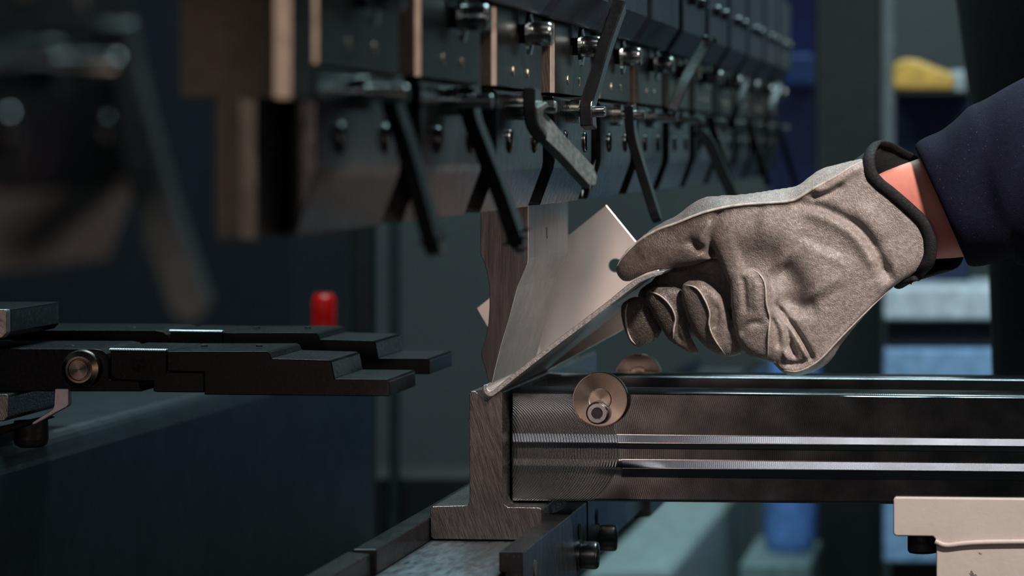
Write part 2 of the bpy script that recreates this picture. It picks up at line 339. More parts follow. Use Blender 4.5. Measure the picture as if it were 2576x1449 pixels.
_N, _L = TURN.node_tree.nodes, TURN.node_tree.links
_tg = _N.new('ShaderNodeTangent'); _tg.direction_type = 'RADIAL'; _tg.axis = 'Y'; _L.new(_tg.outputs[0], _N['Principled BSDF'].inputs['Tangent'])
CHR2 = mat('bright_screw', (0.30, 0.30, 0.31), 0.25, 1, 0.1)
arm1 = make_arm('nearer milled steel support arm with a round disc and socket screw beside the die', 1287, 985, 1.738, 1259, 0.042, (1509, 1006), True)
arm2 = make_arm('farther steel support arm behind the first, under the gloved hand', 1361, 941, 1.885, 1190, 0.03, (1605, 946), False)
tag(finish('arm_spacer', pxprism([(1268,1238),(1360,1243),(1372,1280),(1290,1283)], 1.76, 1.745, 1.79, LS), BLK, bev=0.0005), 'dark wedge under the left end of the nearer arm', 'spacer') if False else None

# ---------------- cream bracket ----------------
cb = thing('bracket_stand', 'chipped cream painted bracket holding up the right end of the nearer arm', 'bracket', (W(2500, 0, 1.734).x, 1.75, 0))
P = [(2247,1258),(2251,1251),(3000,1259),(3000,1800),(2355,1800),(2355,1372),(2352,1356),(2347,1350),(2254,1349),(2247,1344)]
crm = CRM; t, N, L, b = nt(crm)
tc = N.new('ShaderNodeTexCoord'); n = N.new('ShaderNodeTexNoise'); n.inputs['Scale'].default_value = 75; n.inputs['Detail'].default_value = 7; n.inputs['Roughness'].default_value = 0.65; L.new(tc.outputs['Object'], n.inputs[0])
cr = N.new('ShaderNodeValToRGB'); cr.color_ramp.elements[0].position = 0.655; cr.color_ramp.elements[1].position = 0.665; L.new(n.outputs[0], cr.inputs[0])
mx = N.new('ShaderNodeMixRGB'); mx.inputs[2].default_value = (0.09, 0.09, 0.09, 1); L.new(cr.outputs[0], mx.inputs[0])
old = b.inputs['Base Color'].links[0].from_socket; L.new(old, mx.inputs[1]); L.new(mx.outputs[0], b.inputs['Base Color'])
q = [W(x, y, 1.734) for x, y in P]
q = [Vector((p.x, p.y, max(p.z, 0.0) if p.z > W(0, 1700, 1.7).z else 0.0)) for p in q]
finish('bracket_body', prism(q, [p+Vector((0, 0.12, 0)) for p in q]), CRM, cb, 0.0012, 3)
bm = bmesh.new(); sweep(bm, smoothpath([W(2352, 1362, 1.733), W(2380, 1372, 1.733), W(2430, 1367, 1.733), W(2500, 1364, 1.733), W(2700, 1362, 1.733)]), 0.0012, 0.0015, n=10)
finish('weld_bead', bm, CRM, cb, smooth=True)
bm = bmesh.new(); lathe(bm, W(2322, 1345, 1.765), (0, 0, -1), [(0, 0.0086), (0.0085, 0.0086), (0.0098, 0.0078), (0.0102, 0.006)], 40)
finish('foot_screw', bm, RUB, cb, smooth=False)

# ---------------- back gauge fingers ----------------
def finger(label, dpx, Y0, Y1, nosek):
    """profiles measured on the nearer finger at Z0"""
    Yr = Z0; r = Y0-Z0
    root = thing('back_gauge_finger', label, 'back gauge finger', W(300, 990, Z0)+Vector((nosek, r, dpx)))
    sh_ = Vector((nosek, 0, dpx))
    def pr(name, pts, mt, y0=0.0, y1=None, bev=0.0005):
        q = [W(x, y, Yr)+sh_ for x, y in pts]; e = Y1 if y1 is None else Y0+y1
        return finish(name, prism([Vector((p.x, Y0+y0, p.z)) for p in q], [Vector((p.x, e, p.z)) for p in q]), mt, root, bev)
    pr('finger_body', [(-400,876),(238,878),(256,881),(268,890),(274,903),(274,955),(282,957),(345,958),(352,962),(352,970),(358,985),(-400,984)], BLK)
    pr('insert_block', [(276,882),(418,884),(418,936),(512,938),(512,988),(396,987),(384,985),(384,960),(290,955),(277,945)], BLK, 0.0012)
    hb = bmesh.new(); lathe(hb, W(345, 915, Yr)+sh_+Vector((0, Y0-Yr+0.0009, 0)), (0, 1, 0), [(0, 0.0045), (0.0006, 0.0045)], 36); finish('pin_hole', hb, VOID, root)
    pr('nose_block', [(421,884),(671,884),(677,888),(683,902),(828,906),(834,912),(842,953),(974,954),(980,959),(981,997),(514,993),(514,936),(421,934)], BLK)
    # knurled strip on top edge of the insert
    bm = bmesh.new(); n = 34; a, b_ = W(275, 880, Yr)+sh_, W(418, 882, Yr)+sh_
    for i in range(n):
        p = a.lerp(b_, (i+0.5)/n); lathe(bm, Vector((p.x, Y0-0.0012, p.z+0.0001)), (0, 1, 0), [(0, 0.0003), (0.0006, 0.00075), (0.004, 0.00075)], 8)
    k = finish('knurled_strip', bm, KNU, root); k['label'] = 'bright knurled strip'
    for (x, y, r_) in ((135, 872, 0.003), (620, 866, 0.002), (480, 868, 0.0022)):
        bm = bmesh.new(); p = W(x, 880, Yr)+sh_; lathe(bm, Vector((p.x, Y0+0.03, p.z)), (0, 0, 1), [(0, r_), (0.0008, r_*0.8)], 16); finish('top_screw', bm, CHR2, root)
    return root
f1 = finger('nearer stepped black back gauge finger with a bright round pivot bolt on its side', 0, Z0, 1.79, 0)
bm = bmesh.new(); c = W(199, 930, Z0-0.008)
lathe(bm, c+Vector((0, 0.008, 0)), (0, -1, 0), [(0, 0.0105), (0.004, 0.0105), (0.0062, 0.0098), (0.0085, 0.0072), (0.0085, 0.0060), (0.0080, 0.0056), (0.0080, 0.0052), (0.0088, 0.0050), (0.0088, 0)], 72)
pb = recenter(finish('pivot_bolt', bm, TURN, f1), c); pb['label'] = 'bright turned bolt head'
for f in pb.data.polygons: f.use_smooth = True
pb.modifiers.new('e', 'EDGE_SPLIT').split_angle = 0.4
f2 = finger('farther black back gauge finger partly hidden behind the nearer one', 0.0012, 1.845, 1.92, -0.0016)
f2.location.z += 0.0018
# things at the left border
lb = thing('slide_block', 'dark block with a bright machined end standing on the back gauge at the left border', 'block', W(0, 850, 1.71))
finish('block_body', pxprism([(-300,779),(14,779),(17,784),(17,838),(4,851),(-300,853)], 1.705, 1.705, 1.712), mat('copper_lit_steel', (0.55, 0.47, 0.43), 0.4, 1, 0.2, 200, 0.0001, 500), lb, 0.0005)
finish('block_cap', pxprism([(-300,779),(14,779),(17,784),(17,838),(4,851),(-300,853)], 1.705, 1.7125, 1.80), BLK, lb, 0.0005)
tag(finish('end_block', pxprism([(-300,993),(17,993),(22,1000),(20,1050),(10,1060),(-300,1064)], 1.69, 1.69, 1.80), BS, bev=0.0006), 'bright sawn steel block under the back gauge at the left border', 'block')
sb = thing('angled_strap', 'pale bent strap hanging under the nearer back gauge finger', 'strap', W(150, 990, 1.71))
finish('strap_plate', pxprism([(138,978),(172,978),(172,1018),(167,1024),(140,1038),(88,1067),(80,1069),(82,1062),(132,1030),(136,1020)], 1.71, 1.71, 1.716), mat('pale_strap', (0.62, 0.55, 0.55), 0.45, 0.9, 0.1, 200), sb, 0.0003)
bm = bmesh.new(); lathe(bm, W(78, 1058, 1.74), (0, 0, -1), [(0, 0.009), (0.010, 0.0093), (0.013, 0.0085), (0.0145, 0.006)], 40)
tag(finish('knob', bm, RUB), 'black round knob below the pale bent strap', 'knob')
tag(finish('gauge_rod', prism([W(-200, 1120, 1.73), W(-200, 1160, 1.73), W(112, 1057, 1.73), W(100, 1050, 1.73)], [p+Vector((0, 0.02, 0)) for p in (W(-200, 1120, 1.73), W(-200, 1160, 1.73), W(112, 1057, 1.73), W(100, 1050, 1.73))]), BLK, bev=0.0005), 'dark sloping bar under the black knob at the left border', 'bar')
# long back gauge beam running away
BEAM = mat('beam_paint', (0.014, 0.020, 0.023), 0.38, 0.1, 0.3, 20, 0.0, 60, rvar=0.05)
q = [(-0.86, -0.185), (-0.575, -0.185), (-0.566, -0.190), (-0.5635, -0.200), (-0.5635, -0.42), (-0.86, -0.42)]
tag(finish('gauge_beam', prism([Vector((x, 1.45, lowz(z+0.034, 1.45))) for x, z in q], [Vector((x, 2.9, lowz(z+0.034, 2.9))) for x, z in q]), BEAM, bev=0.016, seg=6), 'long dark painted beam running back below the back gauge fingers', 'beam')
tag(finish('gauge_post', B(-0.80, -0.62, 2.0, 2.2, 0, 0.76), BEAM), 'dark post under the long back gauge beam', 'post')
tag(finish('gauge_cross_slide', B(-0.75, W(-20, 0, 1.8).x, 1.72, 1.99, W(0, 990, 1.75).z+0.0008, W(0, 880, 1.75).z), BLK, bev=0.002), 'dark cross slide carrying the back gauge fingers at the left border', 'slide')

# ---------------- ram with tool holders ----------------
tag(finish('ram_beam', prism([up(x, z, 0.55) for x, z in ((0.300, 0.070), (0.2285, 0.070), (0.2285, 0.5), (0.300, 0.5))], [up(x, z, 3.45) for x, z in ((0.300, 0.070), (0.2285, 0.070), (0.2285, 0.5), (0.300, 0.5))]), PLT, bev=0.001), 'dark ram beam above the row of tool holders', 'machine ram')
def uprism(pts, y0, y1): return prism([up(x, z, y0) for x, z in pts], [up(x, z, y1) for x, z in pts])
PITCH, LEN = 0.196, 0.150
def make_unit(Yn, label):
    root = thing('tool_holder', label, 'tool holder', up(0.25, 0.068, Yn), 'tool holders in a row under the ram')
    pf = lambda e: [(0.272, 0.0700), (0.2315+e, 0.0700), (0.2315+e, 0.0285), (0.2605, 0.0285), (0.2605, -0.030), (0.266, -0.030), (0.266, 0.0285), (0.272, 0.0285)]
    bm = uprism(pf(0), Yn+0.0024, Yn+LEN); q0 = [up(x, z, Yn) for x, z in pf(0.0022)]; q1 = [up(x, z, Yn+0.0024) for x, z in pf(0)]; prism(q0, q1, bm)
    hb_ = finish('holder_block', bm, HLD, root, 0.0003); hb_.data.materials.append(EDGLIT); hb_.data.materials.append(ENDLIT)
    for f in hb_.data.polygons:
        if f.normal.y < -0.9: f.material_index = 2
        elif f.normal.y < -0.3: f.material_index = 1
    finish('clamp_plate', uprism([(0.2500, 0.0268), (0.2318, 0.0268), (0.2312, 0.025), (0.2312, -0.0075), (0.2318, -0.011), (0.2390, -0.0305), (0.2500, -0.0305)], Yn-0.001, Yn+LEN+0.001), DKS, root, 0.0006)
    yc = Yn+LEN/2+0.004
    bm = bmesh.new(); c = up(0.2315, 0.0555, yc)
    lathe(bm, c, (1, 0, 0), [(0, 0.0048), (0.0035, 0.0048)], 24); finish('bolt_neck', bm, VOID, root)
    bm = bmesh.new(); lathe(bm, c+Vector((0.0033, 0, 0)), (1, 0, 0), [(0, 0.011), (0.0016, 0.0105), (0.0024, 0.0065)], 36); w_ = finish('washer', bm, CHR, root, smooth=False)
    capscrew('clamp_bolt', c+Vector((0.0058, 0, 0)), (1, 0, 0), 0.0060, 0.0095, CHR, root, False, 28)
    for dy in (-0.026, 0.022):
        bm = bmesh.new(); lathe(bm, up(0.2316, 0.0365, yc+dy), (1, 0, 0), [(0, 0.0026), (0.0005, 0.0024), (0.0005, 0.0012)], 16); finish('set_screw', bm, BRS, root)
    for dy in (-0.040, 0.042):
        bm = bmesh.new(); lathe(bm, up(0.2313, 0.003, yc+dy), (1, 0, 0), [(0, 0.0060), (0.0008, 0.0060), (0.0017, 0.0045), (0.0020, 0.0025)], 24); b2 = finish('button_screw', bm, SCR, root)
        for f in b2.data.polygons: f.use_smooth = True
    bm = bmesh.new(); c = up(0.2312, 0.0195, yc-0.012)
    lathe(bm, c, (1, 0, 0), [(0, 0.0065), (0.0045, 0.0065)], 28); lathe(bm, c, (1, 0, 0), [(0.004, 0.0031), (0.0178, 0.0031), (0.0185, 0.0026)], 24)
    p = finish('eccentric_pin', bm, CHR, root)
    for f in p.data.polygons: f.use_smooth = True
    p.modifiers.new('e', 'EDGE_SPLIT').split_angle = 0.6
    return root
BRS = mat('brass_screw', (0.55, 0.42, 0.26), 0.35, 1, 0.1)
DESC = {-2: 'nearest tool holder, blurred at the left border, long lever hanging down',
 0: 'blurred tool holder just behind the T-shaped end piece, lever slanting down',
 1: 'tool holder left of the punch, its lever reaching down with a bright tip',
 2: 'tool holder with a wide pale flat lever above the punch',
 3: 'tool holder whose black lever points straight up',
 4: 'tool holder whose thin dark lever hangs down toward the glove',
 5: 'blurred tool holder whose round-tipped lever points up to the right',
 6: 'blurred tool holder with a pale lever hanging over the back of the glove'}
units = {}
base = make_unit(1.0875, DESC[0]); units[0] = base
for k in [-2]+list(range(1, 12)):
    c = copy_tree(base); Y = 1.0875+PITCH*k+(0.012 if k == -2 else 0)
    c.location = up(0.25, 0.068, Y)
    c['label'] = DESC.get(k, 'small blurred far tool holder, %s in the row counted from the left border' % {7: 'ninth', 8: 'tenth', 9: 'eleventh', 10: 'twelfth', 11: 'thirteenth'}.get(k, ''))
    units[k] = c
    for ch in c.children: pass
for k in range(7, 12): units[k]['group'] = 'far tool holders near the end of the ram'
def lever(k, pts, ru, rv, phi, mt, tip=True, ref=(0, 1, 0)):
    bm = bmesh.new(); P_ = [W(x, y, Y) for x, y, Y in pts]
    P_ = smoothpath(P_, 5)
    n = len(P_); RU = [ru]*n; RV = [rv]*n
    if tip:
        T_ = RU if ru >= rv else RV; big = max(ru, rv); e = (P_[-1]-P_[-2]).normalized(); E = P_[-1]
        P_ = P_[:-1]+[E-e*big*0.9, E-e*big*0.6, E-e*big*0.3, E-e*big*0.1, E]; n = len(P_); RU = [ru]*n; RV = [rv]*n; T_ = RU if ru >= rv else RV
        for j, s in ((4, 0.92), (3, 0.75), (2, 0.5), (1, 0.2)): T_[-j] = big*s
    sweep(bm, P_, RU, RV, phi, ref=ref)
    o = finish('lever', bm, mt, units[k], 0.0007, 2); return o
def unitY(k): return 1.0875+PITCH*k+LEN/2-0.006
Y = 0.86
lever(-2, [(285,60,.84),(300,150,.842),(345,330,.845),(410,560,.85),(495,800,.855)], 0.0042, 0.005, 0, LVP)
lever(0, [(985,200,1.17),(990,270,1.172),(1020,360,1.175),(1060,500,1.18),(1098,640,1.185)], 0.008, 0.0028, 0, LEV)
lever(1, [(1182,212,1.36),(1186,290,1.362),(1215,370,1.365),(1262,490,1.37),(1308,622,1.375)], 0.009, 0.0030, 0, LEV)
bm = bmesh.new(); lathe(bm, W(1304, 612, 1.372), (0.35, -0.2, -0.9), [(0, 0.0026), (0.003, 0.0026), (0.004, 0.002)], 20); finish('lever_tip', bm, CHR, units[1])['label'] = 'bright metal lever tip'
lever(2, [(1346,268,1.538),(1350,290,1.54),(1360,316,1.545),(1392,352,1.55),(1440,404,1.56),(1492,460,1.57)], 0.0024, 0.0068, 0, LVP, True, (0.50, -0.60, 0.62))
bm = bmesh.new(); sweep(bm, smoothpath([W(1338,222,1.54), W(1339,270,1.54), W(1344,310,1.541), W(1364,345,1.543)], 4), 0.010, 0.0030); finish('lever_hub', bm, LEV, units[2], 0.0008)['label'] = 'black lever hub'
lever(3, [(1481,322,1.735),(1479,285,1.736),(1482,255,1.738),(1500,195,1.74),(1525,110,1.745),(1560,12,1.752)], 0.009, 0.0034, 0, LEV, False)
lever(4, [(1585,262,1.93),(1590,340,1.932),(1615,430,1.936),(1655,558,1.94)], 0.009, 0.0027, 0, LEV)
lever(5, [(1690,280,2.135),(1715,220,2.14),(1745,165,2.15),(1785,98,2.16)], 0.0034, 0.0034, 0, LVP, False)
bm = bmesh.new(); lathe(bm, W(1783,103,2.16), (0.3, 0, 1), [(0, 0.0052), (0.002, 0.0056), (0.0035, 0.0045)], 24); finish('lever_tip', bm, CHR, units[5])['label'] = 'bright lever tip'
lever(6, [(1755,330,2.33),(1785,362,2.335),(1815,430,2.345),(1850,505,2.355)], 0.0035, 0.004, 0, LVP)
for k in range(7, 12):
    Yk = unitY(k); p = up(0.225, 0.0195, Yk); px = VX+p.x/Yk*F; py = VY-(p.z-CZ)/Yk*F
    s = 1 if k % 2 else -1
    lever(k, [(px, py-15, Yk), (px+10, py+30, Yk), (px+50, py+150, Yk+0.02)] if s > 0 else [(px, py+10, Yk), (px+10, py-30, Yk), (px+40, py-110, Yk+0.02)], 0.005, 0.003, 0, LEV)
# lone T-shaped end piece (nearest of the holders to the punch, without clamp)
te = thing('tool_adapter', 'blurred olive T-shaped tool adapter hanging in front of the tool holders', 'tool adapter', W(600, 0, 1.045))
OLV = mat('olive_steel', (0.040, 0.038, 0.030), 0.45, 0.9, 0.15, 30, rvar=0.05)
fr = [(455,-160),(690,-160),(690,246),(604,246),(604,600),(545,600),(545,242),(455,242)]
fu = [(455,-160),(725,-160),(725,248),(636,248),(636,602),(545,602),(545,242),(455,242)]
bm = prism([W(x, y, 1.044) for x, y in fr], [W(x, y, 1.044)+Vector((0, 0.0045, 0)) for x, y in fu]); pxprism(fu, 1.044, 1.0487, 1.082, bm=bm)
ta = finish('adapter_body', bm, OLV, te); ta.data.materials.append(EDGLIT); ta.data.materials.append(HLD)
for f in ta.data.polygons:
    if f.normal.x > 0.3 and f.normal.y < -0.3: f.material_index = 1 if f.center.x+te.location.x > W(690, 0, 1.045).x-0.001 else 2  # upper chamfer's light and stem chamfer's shade put into their colours
# ram clamp plates
def make_plate(y0, label):
    r_ = thing('ram_clamp_plate', label, 'clamp plate', up(0.2285, 0.066, y0), 'clamp plates bolted along the ram')
    finish('plate_body', uprism([(0.2284, 0.0660), (0.2225, 0.0650), (0.2130, 0.0800), (0.2130, 0.150), (0.2284, 0.150)], y0, y0+0.166), PLT, r_, 0.0008)
    bm = bmesh.new()
    capscrew('plate_screw', up(0.2130, 0.104, y0+0.05), (1, 0, 0), 0.0045, 0.005, SCR, r_, False, 20)
    capscrew('plate_screw', up(0.2130, 0.104, y0+0.12), (1, 0, 0), 0.0045, 0.005, SCR, r_, False, 20)
    return r_
pb_ = make_plate(1.592, 'dark chamfered clamp plate on the ram, left of the upright black lever')
LP = {1: 'dark chamfered clamp plate on the ram, leftmost and cut by the top border', 3: 'dark chamfered clamp plate on the ram, behind the tip of the black lever', 4: 'dark clamp plate on the ram, third right of the leftmost one'}
for k in [1]+list(range(3, 11)):
    c = copy_tree(pb_); y = 1.592+PITCH*(k-2); c.location = up(0.2285, 0.066, y); c['label'] = LP.get(k, 'far blurred dark clamp plate, %s along the ram from the left' % {5: 'fifth', 6: 'sixth', 7: 'seventh', 8: 'eighth', 9: 'ninth', 10: 'tenth'}.get(k, ''))
    if k > 4: c['group'] = 'far clamp plates near the end of the ram'

# ---------------- gloved hand ----------------
GS = 1.735/F           # metres per pixel at the hand
def G(x, y, d): return Vector(((x-VX)*GS, 1.752-d*GS, CZ-(y-VY)*GS))   # d: pixels towards the camera
def crv(pts, n=6): return [(v.x, v.y) for v in smoothpath([(x, y, 0) for x, y in pts]+[], n)]
def closed(pts, n=5):
    P_ = [Vector((x, y, 0)) for x, y in pts]; m_ = len(P_); out = []
    for i in range(m_):
        a, b_, c, d = (P_[(i+j-1) % m_] for j in range(4))
        for k in range(n):
            t_ = k/n; v = 0.5*((2*b_)+(-a+c)*t_+(2*a-5*b_+4*c-d)*t_*t_+(-a+3*b_-3*c+d)*t_**3); out.append((v.x, v.y))
    return np.array(out)
def inside(poly, X, Y):
    r = np.zeros(X.shape, bool); n = len(poly); j = n-1
    for i in range(n):
        xi, yi = poly[i]; xj, yj = poly[j]
        c = ((yi > Y) != (yj > Y)) & (X < (xj-xi)*(Y-yi)/(yj-yi+1e-12)+xi); r ^= c; j = i
    return r
def distpoly(pts, X, Y):
    """distance to an open polyline and parameter 0..1 along it, and signed side"""
    best = np.full(X.shape, 1e9); par = np.zeros(X.shape); side = np.zeros(X.shape)
    P_ = np.array(pts); n = len(P_)-1
    for i in range(n):
        a, b_ = P_[i], P_[i+1]; d = b_-a; L2 = (d**2).sum()+1e-9
        t_ = np.clip(((X-a[0])*d[0]+(Y-a[1])*d[1])/L2, 0, 1)
        dx = X-a[0]-t_*d[0]; dy = Y-a[1]-t_*d[1]; ds = np.hypot(dx, dy); mk = ds < best
        best[mk] = ds[mk]; par[mk] = ((i+t_)/n)[mk]; side[mk] = np.sign(d[0]*dy-d[1]*dx)[mk]
    return best, par, side
def inflate(poly, step):
    x0, y0 = poly.min(0)-4*step; x1, y1 = poly.max(0)+4*step
    u = None; lv = [step*8, step*4, step*2, step]
    for s in lv:
        nx = int((x1-x0)/s)+2; ny = int((y1-y0)/s)+2
        X, Y = np.meshgrid(x0+s*np.arange(nx), y0+s*np.arange(ny)); ins = inside(poly, X, Y)
        if u is None: un = np.zeros(X.shape)
        else:
            iy = np.clip((Y-y0)/ps, 0, u.shape[0]-1.001); ix = np.clip((X-x0)/ps, 0, u.shape[1]-1.001)
            a = iy.astype(int); b_ = ix.astype(int); fy = iy-a; fx = ix-b_
            un = u[a, b_]*(1-fy)*(1-fx)+u[a+1, b_]*fy*(1-fx)+u[a, b_+1]*(1-fy)*fx+u[a+1, b_+1]*fy*fx
        un = un*ins
        for _ in range(500 if s > step else 160):
            un[1:-1, 1:-1] = 0.25*(un[2:, 1:-1]+un[:-2, 1:-1]+un[1:-1, 2:]+un[1:-1, :-2]+s*s); un *= ins
        u = un; ps = s
    return X, Y, ins, np.sqrt(2*u)
def lobe(bm, pts, depth, T, tb=None, sculpt=None, step=2.5, smooth=True, clip=None):
    poly = closed(pts) if smooth else np.array(pts, float); X, Y, ins, h = inflate(poly, step)
    hf = T*np.tanh(h/T); tb = tb or T; hb = tb*np.tanh(h/tb)
    D = depth(X, Y) if callable(depth) else np.full(X.shape, float(depth))
    front = D+hf
    if sculpt is not None: front = front+sculpt(X, Y)*np.clip(hf/(0.35*T), 0, 1)
    back = D-hb
    front = np.maximum(front, back+0.5)
    if clip is not None: ins = ins & inside(np.array(clip, float), X, Y)
    ny, nx = X.shape; idx = {}
    vf = {}; vb = {}
    def V(i, j, fr):
        d = vf if fr else vb; k = (i, j)
        if k not in d: d[k] = bm.verts.new(G(X[i, j], Y[i, j], front[i, j] if fr else back[i, j]))
        return d[k]
    cell = ins[:-1, :-1] & ins[1:, :-1] & ins[:-1, 1:] & ins[1:, 1:]
    for i in range(ny-1):
        for j in np.nonzero(cell[i])[0]:
            q = ((i, j), (i+1, j), (i+1, j+1), (i, j+1))
            bm.faces.new([V(a, b_, True) for a, b_ in q]); bm.faces.new([V(a, b_, False) for a, b_ in q[::-1]])
            for (a, b_), nb in (((q[0], q[1]), (i, j-1)), ((q[1], q[2]), (i+1, j)), ((q[2], q[3]), (i, j+1)), ((q[3], q[0]), (i-1, j))):
                if not cell[nb[0], nb[1]]: bm.faces.new([V(*b_, True), V(*b_, False), V(*a, False), V(*a, True)])
    return X, Y, front
def ridge(pts, amp, wd, taper=True, onesided=0):
    pts = crv(pts)
    def f(X, Y):
        d, p, s = distpoly(pts, X, Y); a = amp*(np.clip(np.minimum(p, 1-p)*6, 0, 1) if taper else 1)
        g = np.exp(-(d/wd)**2)
        if onesided: g = np.where(s*onesided > 0, np.exp(-(d/(wd*4))**2), g)
        return a*g
    return f
def total(*fs): return lambda X, Y: sum(f(X, Y) for f in fs)
PALM = [(1795,640),(1765,590),(1740,545),(1762,500),(1783,493),(1835,491),(1891,485),(1947,476),(1993,469),(2014,458),(2036,440),(2064,423),(2111,410),(2150,401),(2178,394),(2260,372),(2350,390),(2420,470),(2440,560),(2420,620),(2370,665),(2310,692),(2252,720),(2200,769),(2153,821),(2116,868),(2088,910),(2055,934),(2017,947),(1984,949),(1961,936),(1940,915),(1925,880),(1905,830),(1870,780),(1830,720)]
SEAM = [(1547,672),(1562,648),(1600,610),(1650,580),(1700,562),(1760,538),(1820,522),(1880,514),(1950,510),(1995,504),(2030,484),(2070,462),(2110,440),(2140,420),(2172,404)]
def dorsal(X, Y):          # beyond the seam the leather turns away over the back of the hand
    d, p, s = distpoly(crv(SEAM), X, Y); return np.where(s < 0, -np.minimum(d, 60)*0.9, 0.0)
bm = bmesh.new()
CUT = [(1500,300),(2178,300),(2178,398),(2183,440),(2205,464),(2232,487),(2280,528),(2312,562),(2327,600),(2328,640),(2318,668),(2296,692),(2262,722),(2262,1000),(1500,1000)]
pX, pY, pF = lobe(bm, PALM, lambda X, Y: 6+np.clip((Y-560)*0.035, -5, 14)+np.clip((2230-X)*0.02, -3, 8), 62, 55, total(dorsal,
    ridge(SEAM, 8, 6), ridge([(1990,512),(2050,520),(2110,545),(2165,580),(2200,630),(2225,680),(2247,716)], -24, 15),
    ridge([(2010,508),(2060,530),(2120,560),(2160,595),(2195,645),(2215,690)], 16, 22, True),
    ridge([(2040,487),(2080,472),(2130,440),(2172,412)], 13, 12), ridge([(2030,500),(2080,488),(2125,462)], -10, 8),
    ridge([(1955,665),(1985,700),(2000,745),(1990,800)], -24, 34), ridge([(1960,740),(2010,770),(2060,770)], -9, 20),
    ridge([(1945,760),(1985,810),(2020,860),(2048,915)], -20, 7), ridge([(1960,780),(1995,830),(2022,880),(2040,915)], 10, 7), ridge([(1955,800),(1980,850),(2005,910)], -16, 6), ridge([(1950,830),(1965,870),(1985,915)], 8, 7),
    ridge([(1940,905),(1965,930),(2010,932),(2060,905),(2110,850),(2180,780),(2246,722)], 9, 8), ridge([(1970,915),(2015,915),(2050,893)], -9, 7),
    ridge([(1850,655),(1900,645),(1960,665)], -14, 40), ridge([(1880,700),(1885,760),(1890,820)], -24, 75, False),
    ridge([(2150,510),(2190,560),(2230,600)], 7, 30), ridge([(2080,620),(2060,680),(2090,740)], 12, 60), ridge([(1900,560),(1960,575),(2020,600)], 8, 45)), clip=CUT)
def palmd(x, y):
    i = int(np.clip(round((y-pY[0, 0])/2.5), 0, pY.shape[0]-1)); j = int(np.clip(round((x-pX[0, 0])/2.5), 0, pX.shape[1]-1)); return float(pF[i, j])
THUMB = [(1542,680),(1546,664),(1567,634),(1593,610),(1630,579),(1668,556),(1697,542),(1728,517),(1764,497),(1820,496),(1860,505),(1860,560),(1835,610),(1812,648),(1780,655),(1745,668),(1700,676),(1660,680),(1620,690),(1590,705),(1570,712),(1552,702)]
lobe(bm, THUMB, lambda X, Y: 26+np.clip((1700-X)*-0.03, -6, 8), 60, 44, total(dorsal, ridge(SEAM, 8, 6), ridge([(1822,530),(1815,560),(1800,590),(1790,630),(1785,655)], -50, 14), ridge([(1722,600),(1748,618),(1770,640)], -10, 14), ridge([(1800,560),(1770,590),(1762,620)], 10, 14), ridge([(1600,640),(1650,625),(1700,640)], 5, 30)))
def nd(a, b_, y0, y1): return lambda X, Y: a+(b_-a)*np.clip((Y-y0)/(y1-y0), 0, 1)
PINKY = [(1837,730),(1840,700),(1852,682),(1868,673),(1884,670),(1903,674),(1922,688),(1937,708),(1945,735),(1945,765),(1955,790),(1975,820),(1985,860),(1975,900),(1950,915),(1925,910),(1900,903),(1876,892),(1858,868),(1846,830),(1840,780)]
lobe(bm, PINKY, nd(92, 50, 690, 900), 42, 60, total(ridge([(1888,672),(1915,690),(1928,718),(1930,760),(1938,800),(1934,850),(1930,900)], 7, 4), ridge([(1870,690),(1876,730),(1878,790)], -8, 7), ridge([(1935,790),(1955,830),(1958,880)], -12, 8), ridge([(1862,845),(1885,815),(1925,810)], -6, 8), ridge([(1905,700),(1905,740),(1900,780)], 5, 9)))
RING = [(1712,745),(1714,722),(1724,709),(1745,704),(1770,708),(1800,730),(1822,760),(1838,800),(1848,842),(1864,880),(1862,893),(1830,901),(1800,894),(1768,873),(1740,835),(1721,785)]
lobe(bm, RING, nd(66, 34, 720, 890), 38, 50, total(ridge([(1722,716),(1750,722),(1770,745),(1786,785),(1784,815),(1795,850),(1822,893)], 7, 4), ridge([(1800,760),(1805,800),(1795,830)], -7, 7), ridge([(1835,830),(1845,870)], 5, 6)))
MID = [(1619,750),(1624,733),(1640,724),(1665,722),(1690,723),(1712,732),(1723,765),(1726,810),(1734,850),(1752,886),(1740,896),(1712,882),(1677,858),(1654,822),(1632,782)]
lobe(bm, MID, nd(36, 20, 730, 880), 34, 36, total(ridge([(1630,733),(1660,745),(1685,770),(1697,800),(1692,830),(1690,855)], 7, 4), ridge([(1705,800),(1700,835),(1715,870)], -7, 6)))
IND = [(1552,785),(1557,768),(1572,755),(1592,748),(1622,752),(1633,785),(1652,820),(1657,840),(1640,862),(1614,875),(1590,877),(1576,862),(1561,828)]
lobe(bm, IND, nd(8, 2, 750, 870), 30, 30, total(ridge([(1572,765),(1568,790),(1572,830),(1580,855),(1592,873)], 6, 4),))
# proximal finger bodies inside the fist, well behind the tips
lobe(bm, [(1590,745),(1625,712),(1680,690),(1740,672),(1800,668),(1850,690),(1900,740),(1935,800),(1930,880),(1880,880),(1800,870),(1720,850),(1650,830),(1600,800)], -58, 40, 34)
lobe(bm, [(1625,715),(1660,680),(1700,655),(1800,640),(1860,670),(1850,740),(1800,745),(1720,730),(1665,735)], -34, 26, 30, ridge([(1700,690),(1780,700),(1840,735)], -5, 6))
me = bpy.data.meshes.new('tmpglove'); bmesh.ops.recalc_face_normals(bm, faces=bm.faces); bm.to_mesh(me); bm.free()
tmp = bpy.data.objects.new('tmpglove', me); C.objects.link(tmp)
md = tmp.modifiers.new('r', 'REMESH'); md.mode = 'VOXEL'; md.voxel_size = 0.00062; md.adaptivity = 0
md = tmp.modifiers.new('s', 'SMOOTH'); md.factor = 0.5; md.iterations = 8
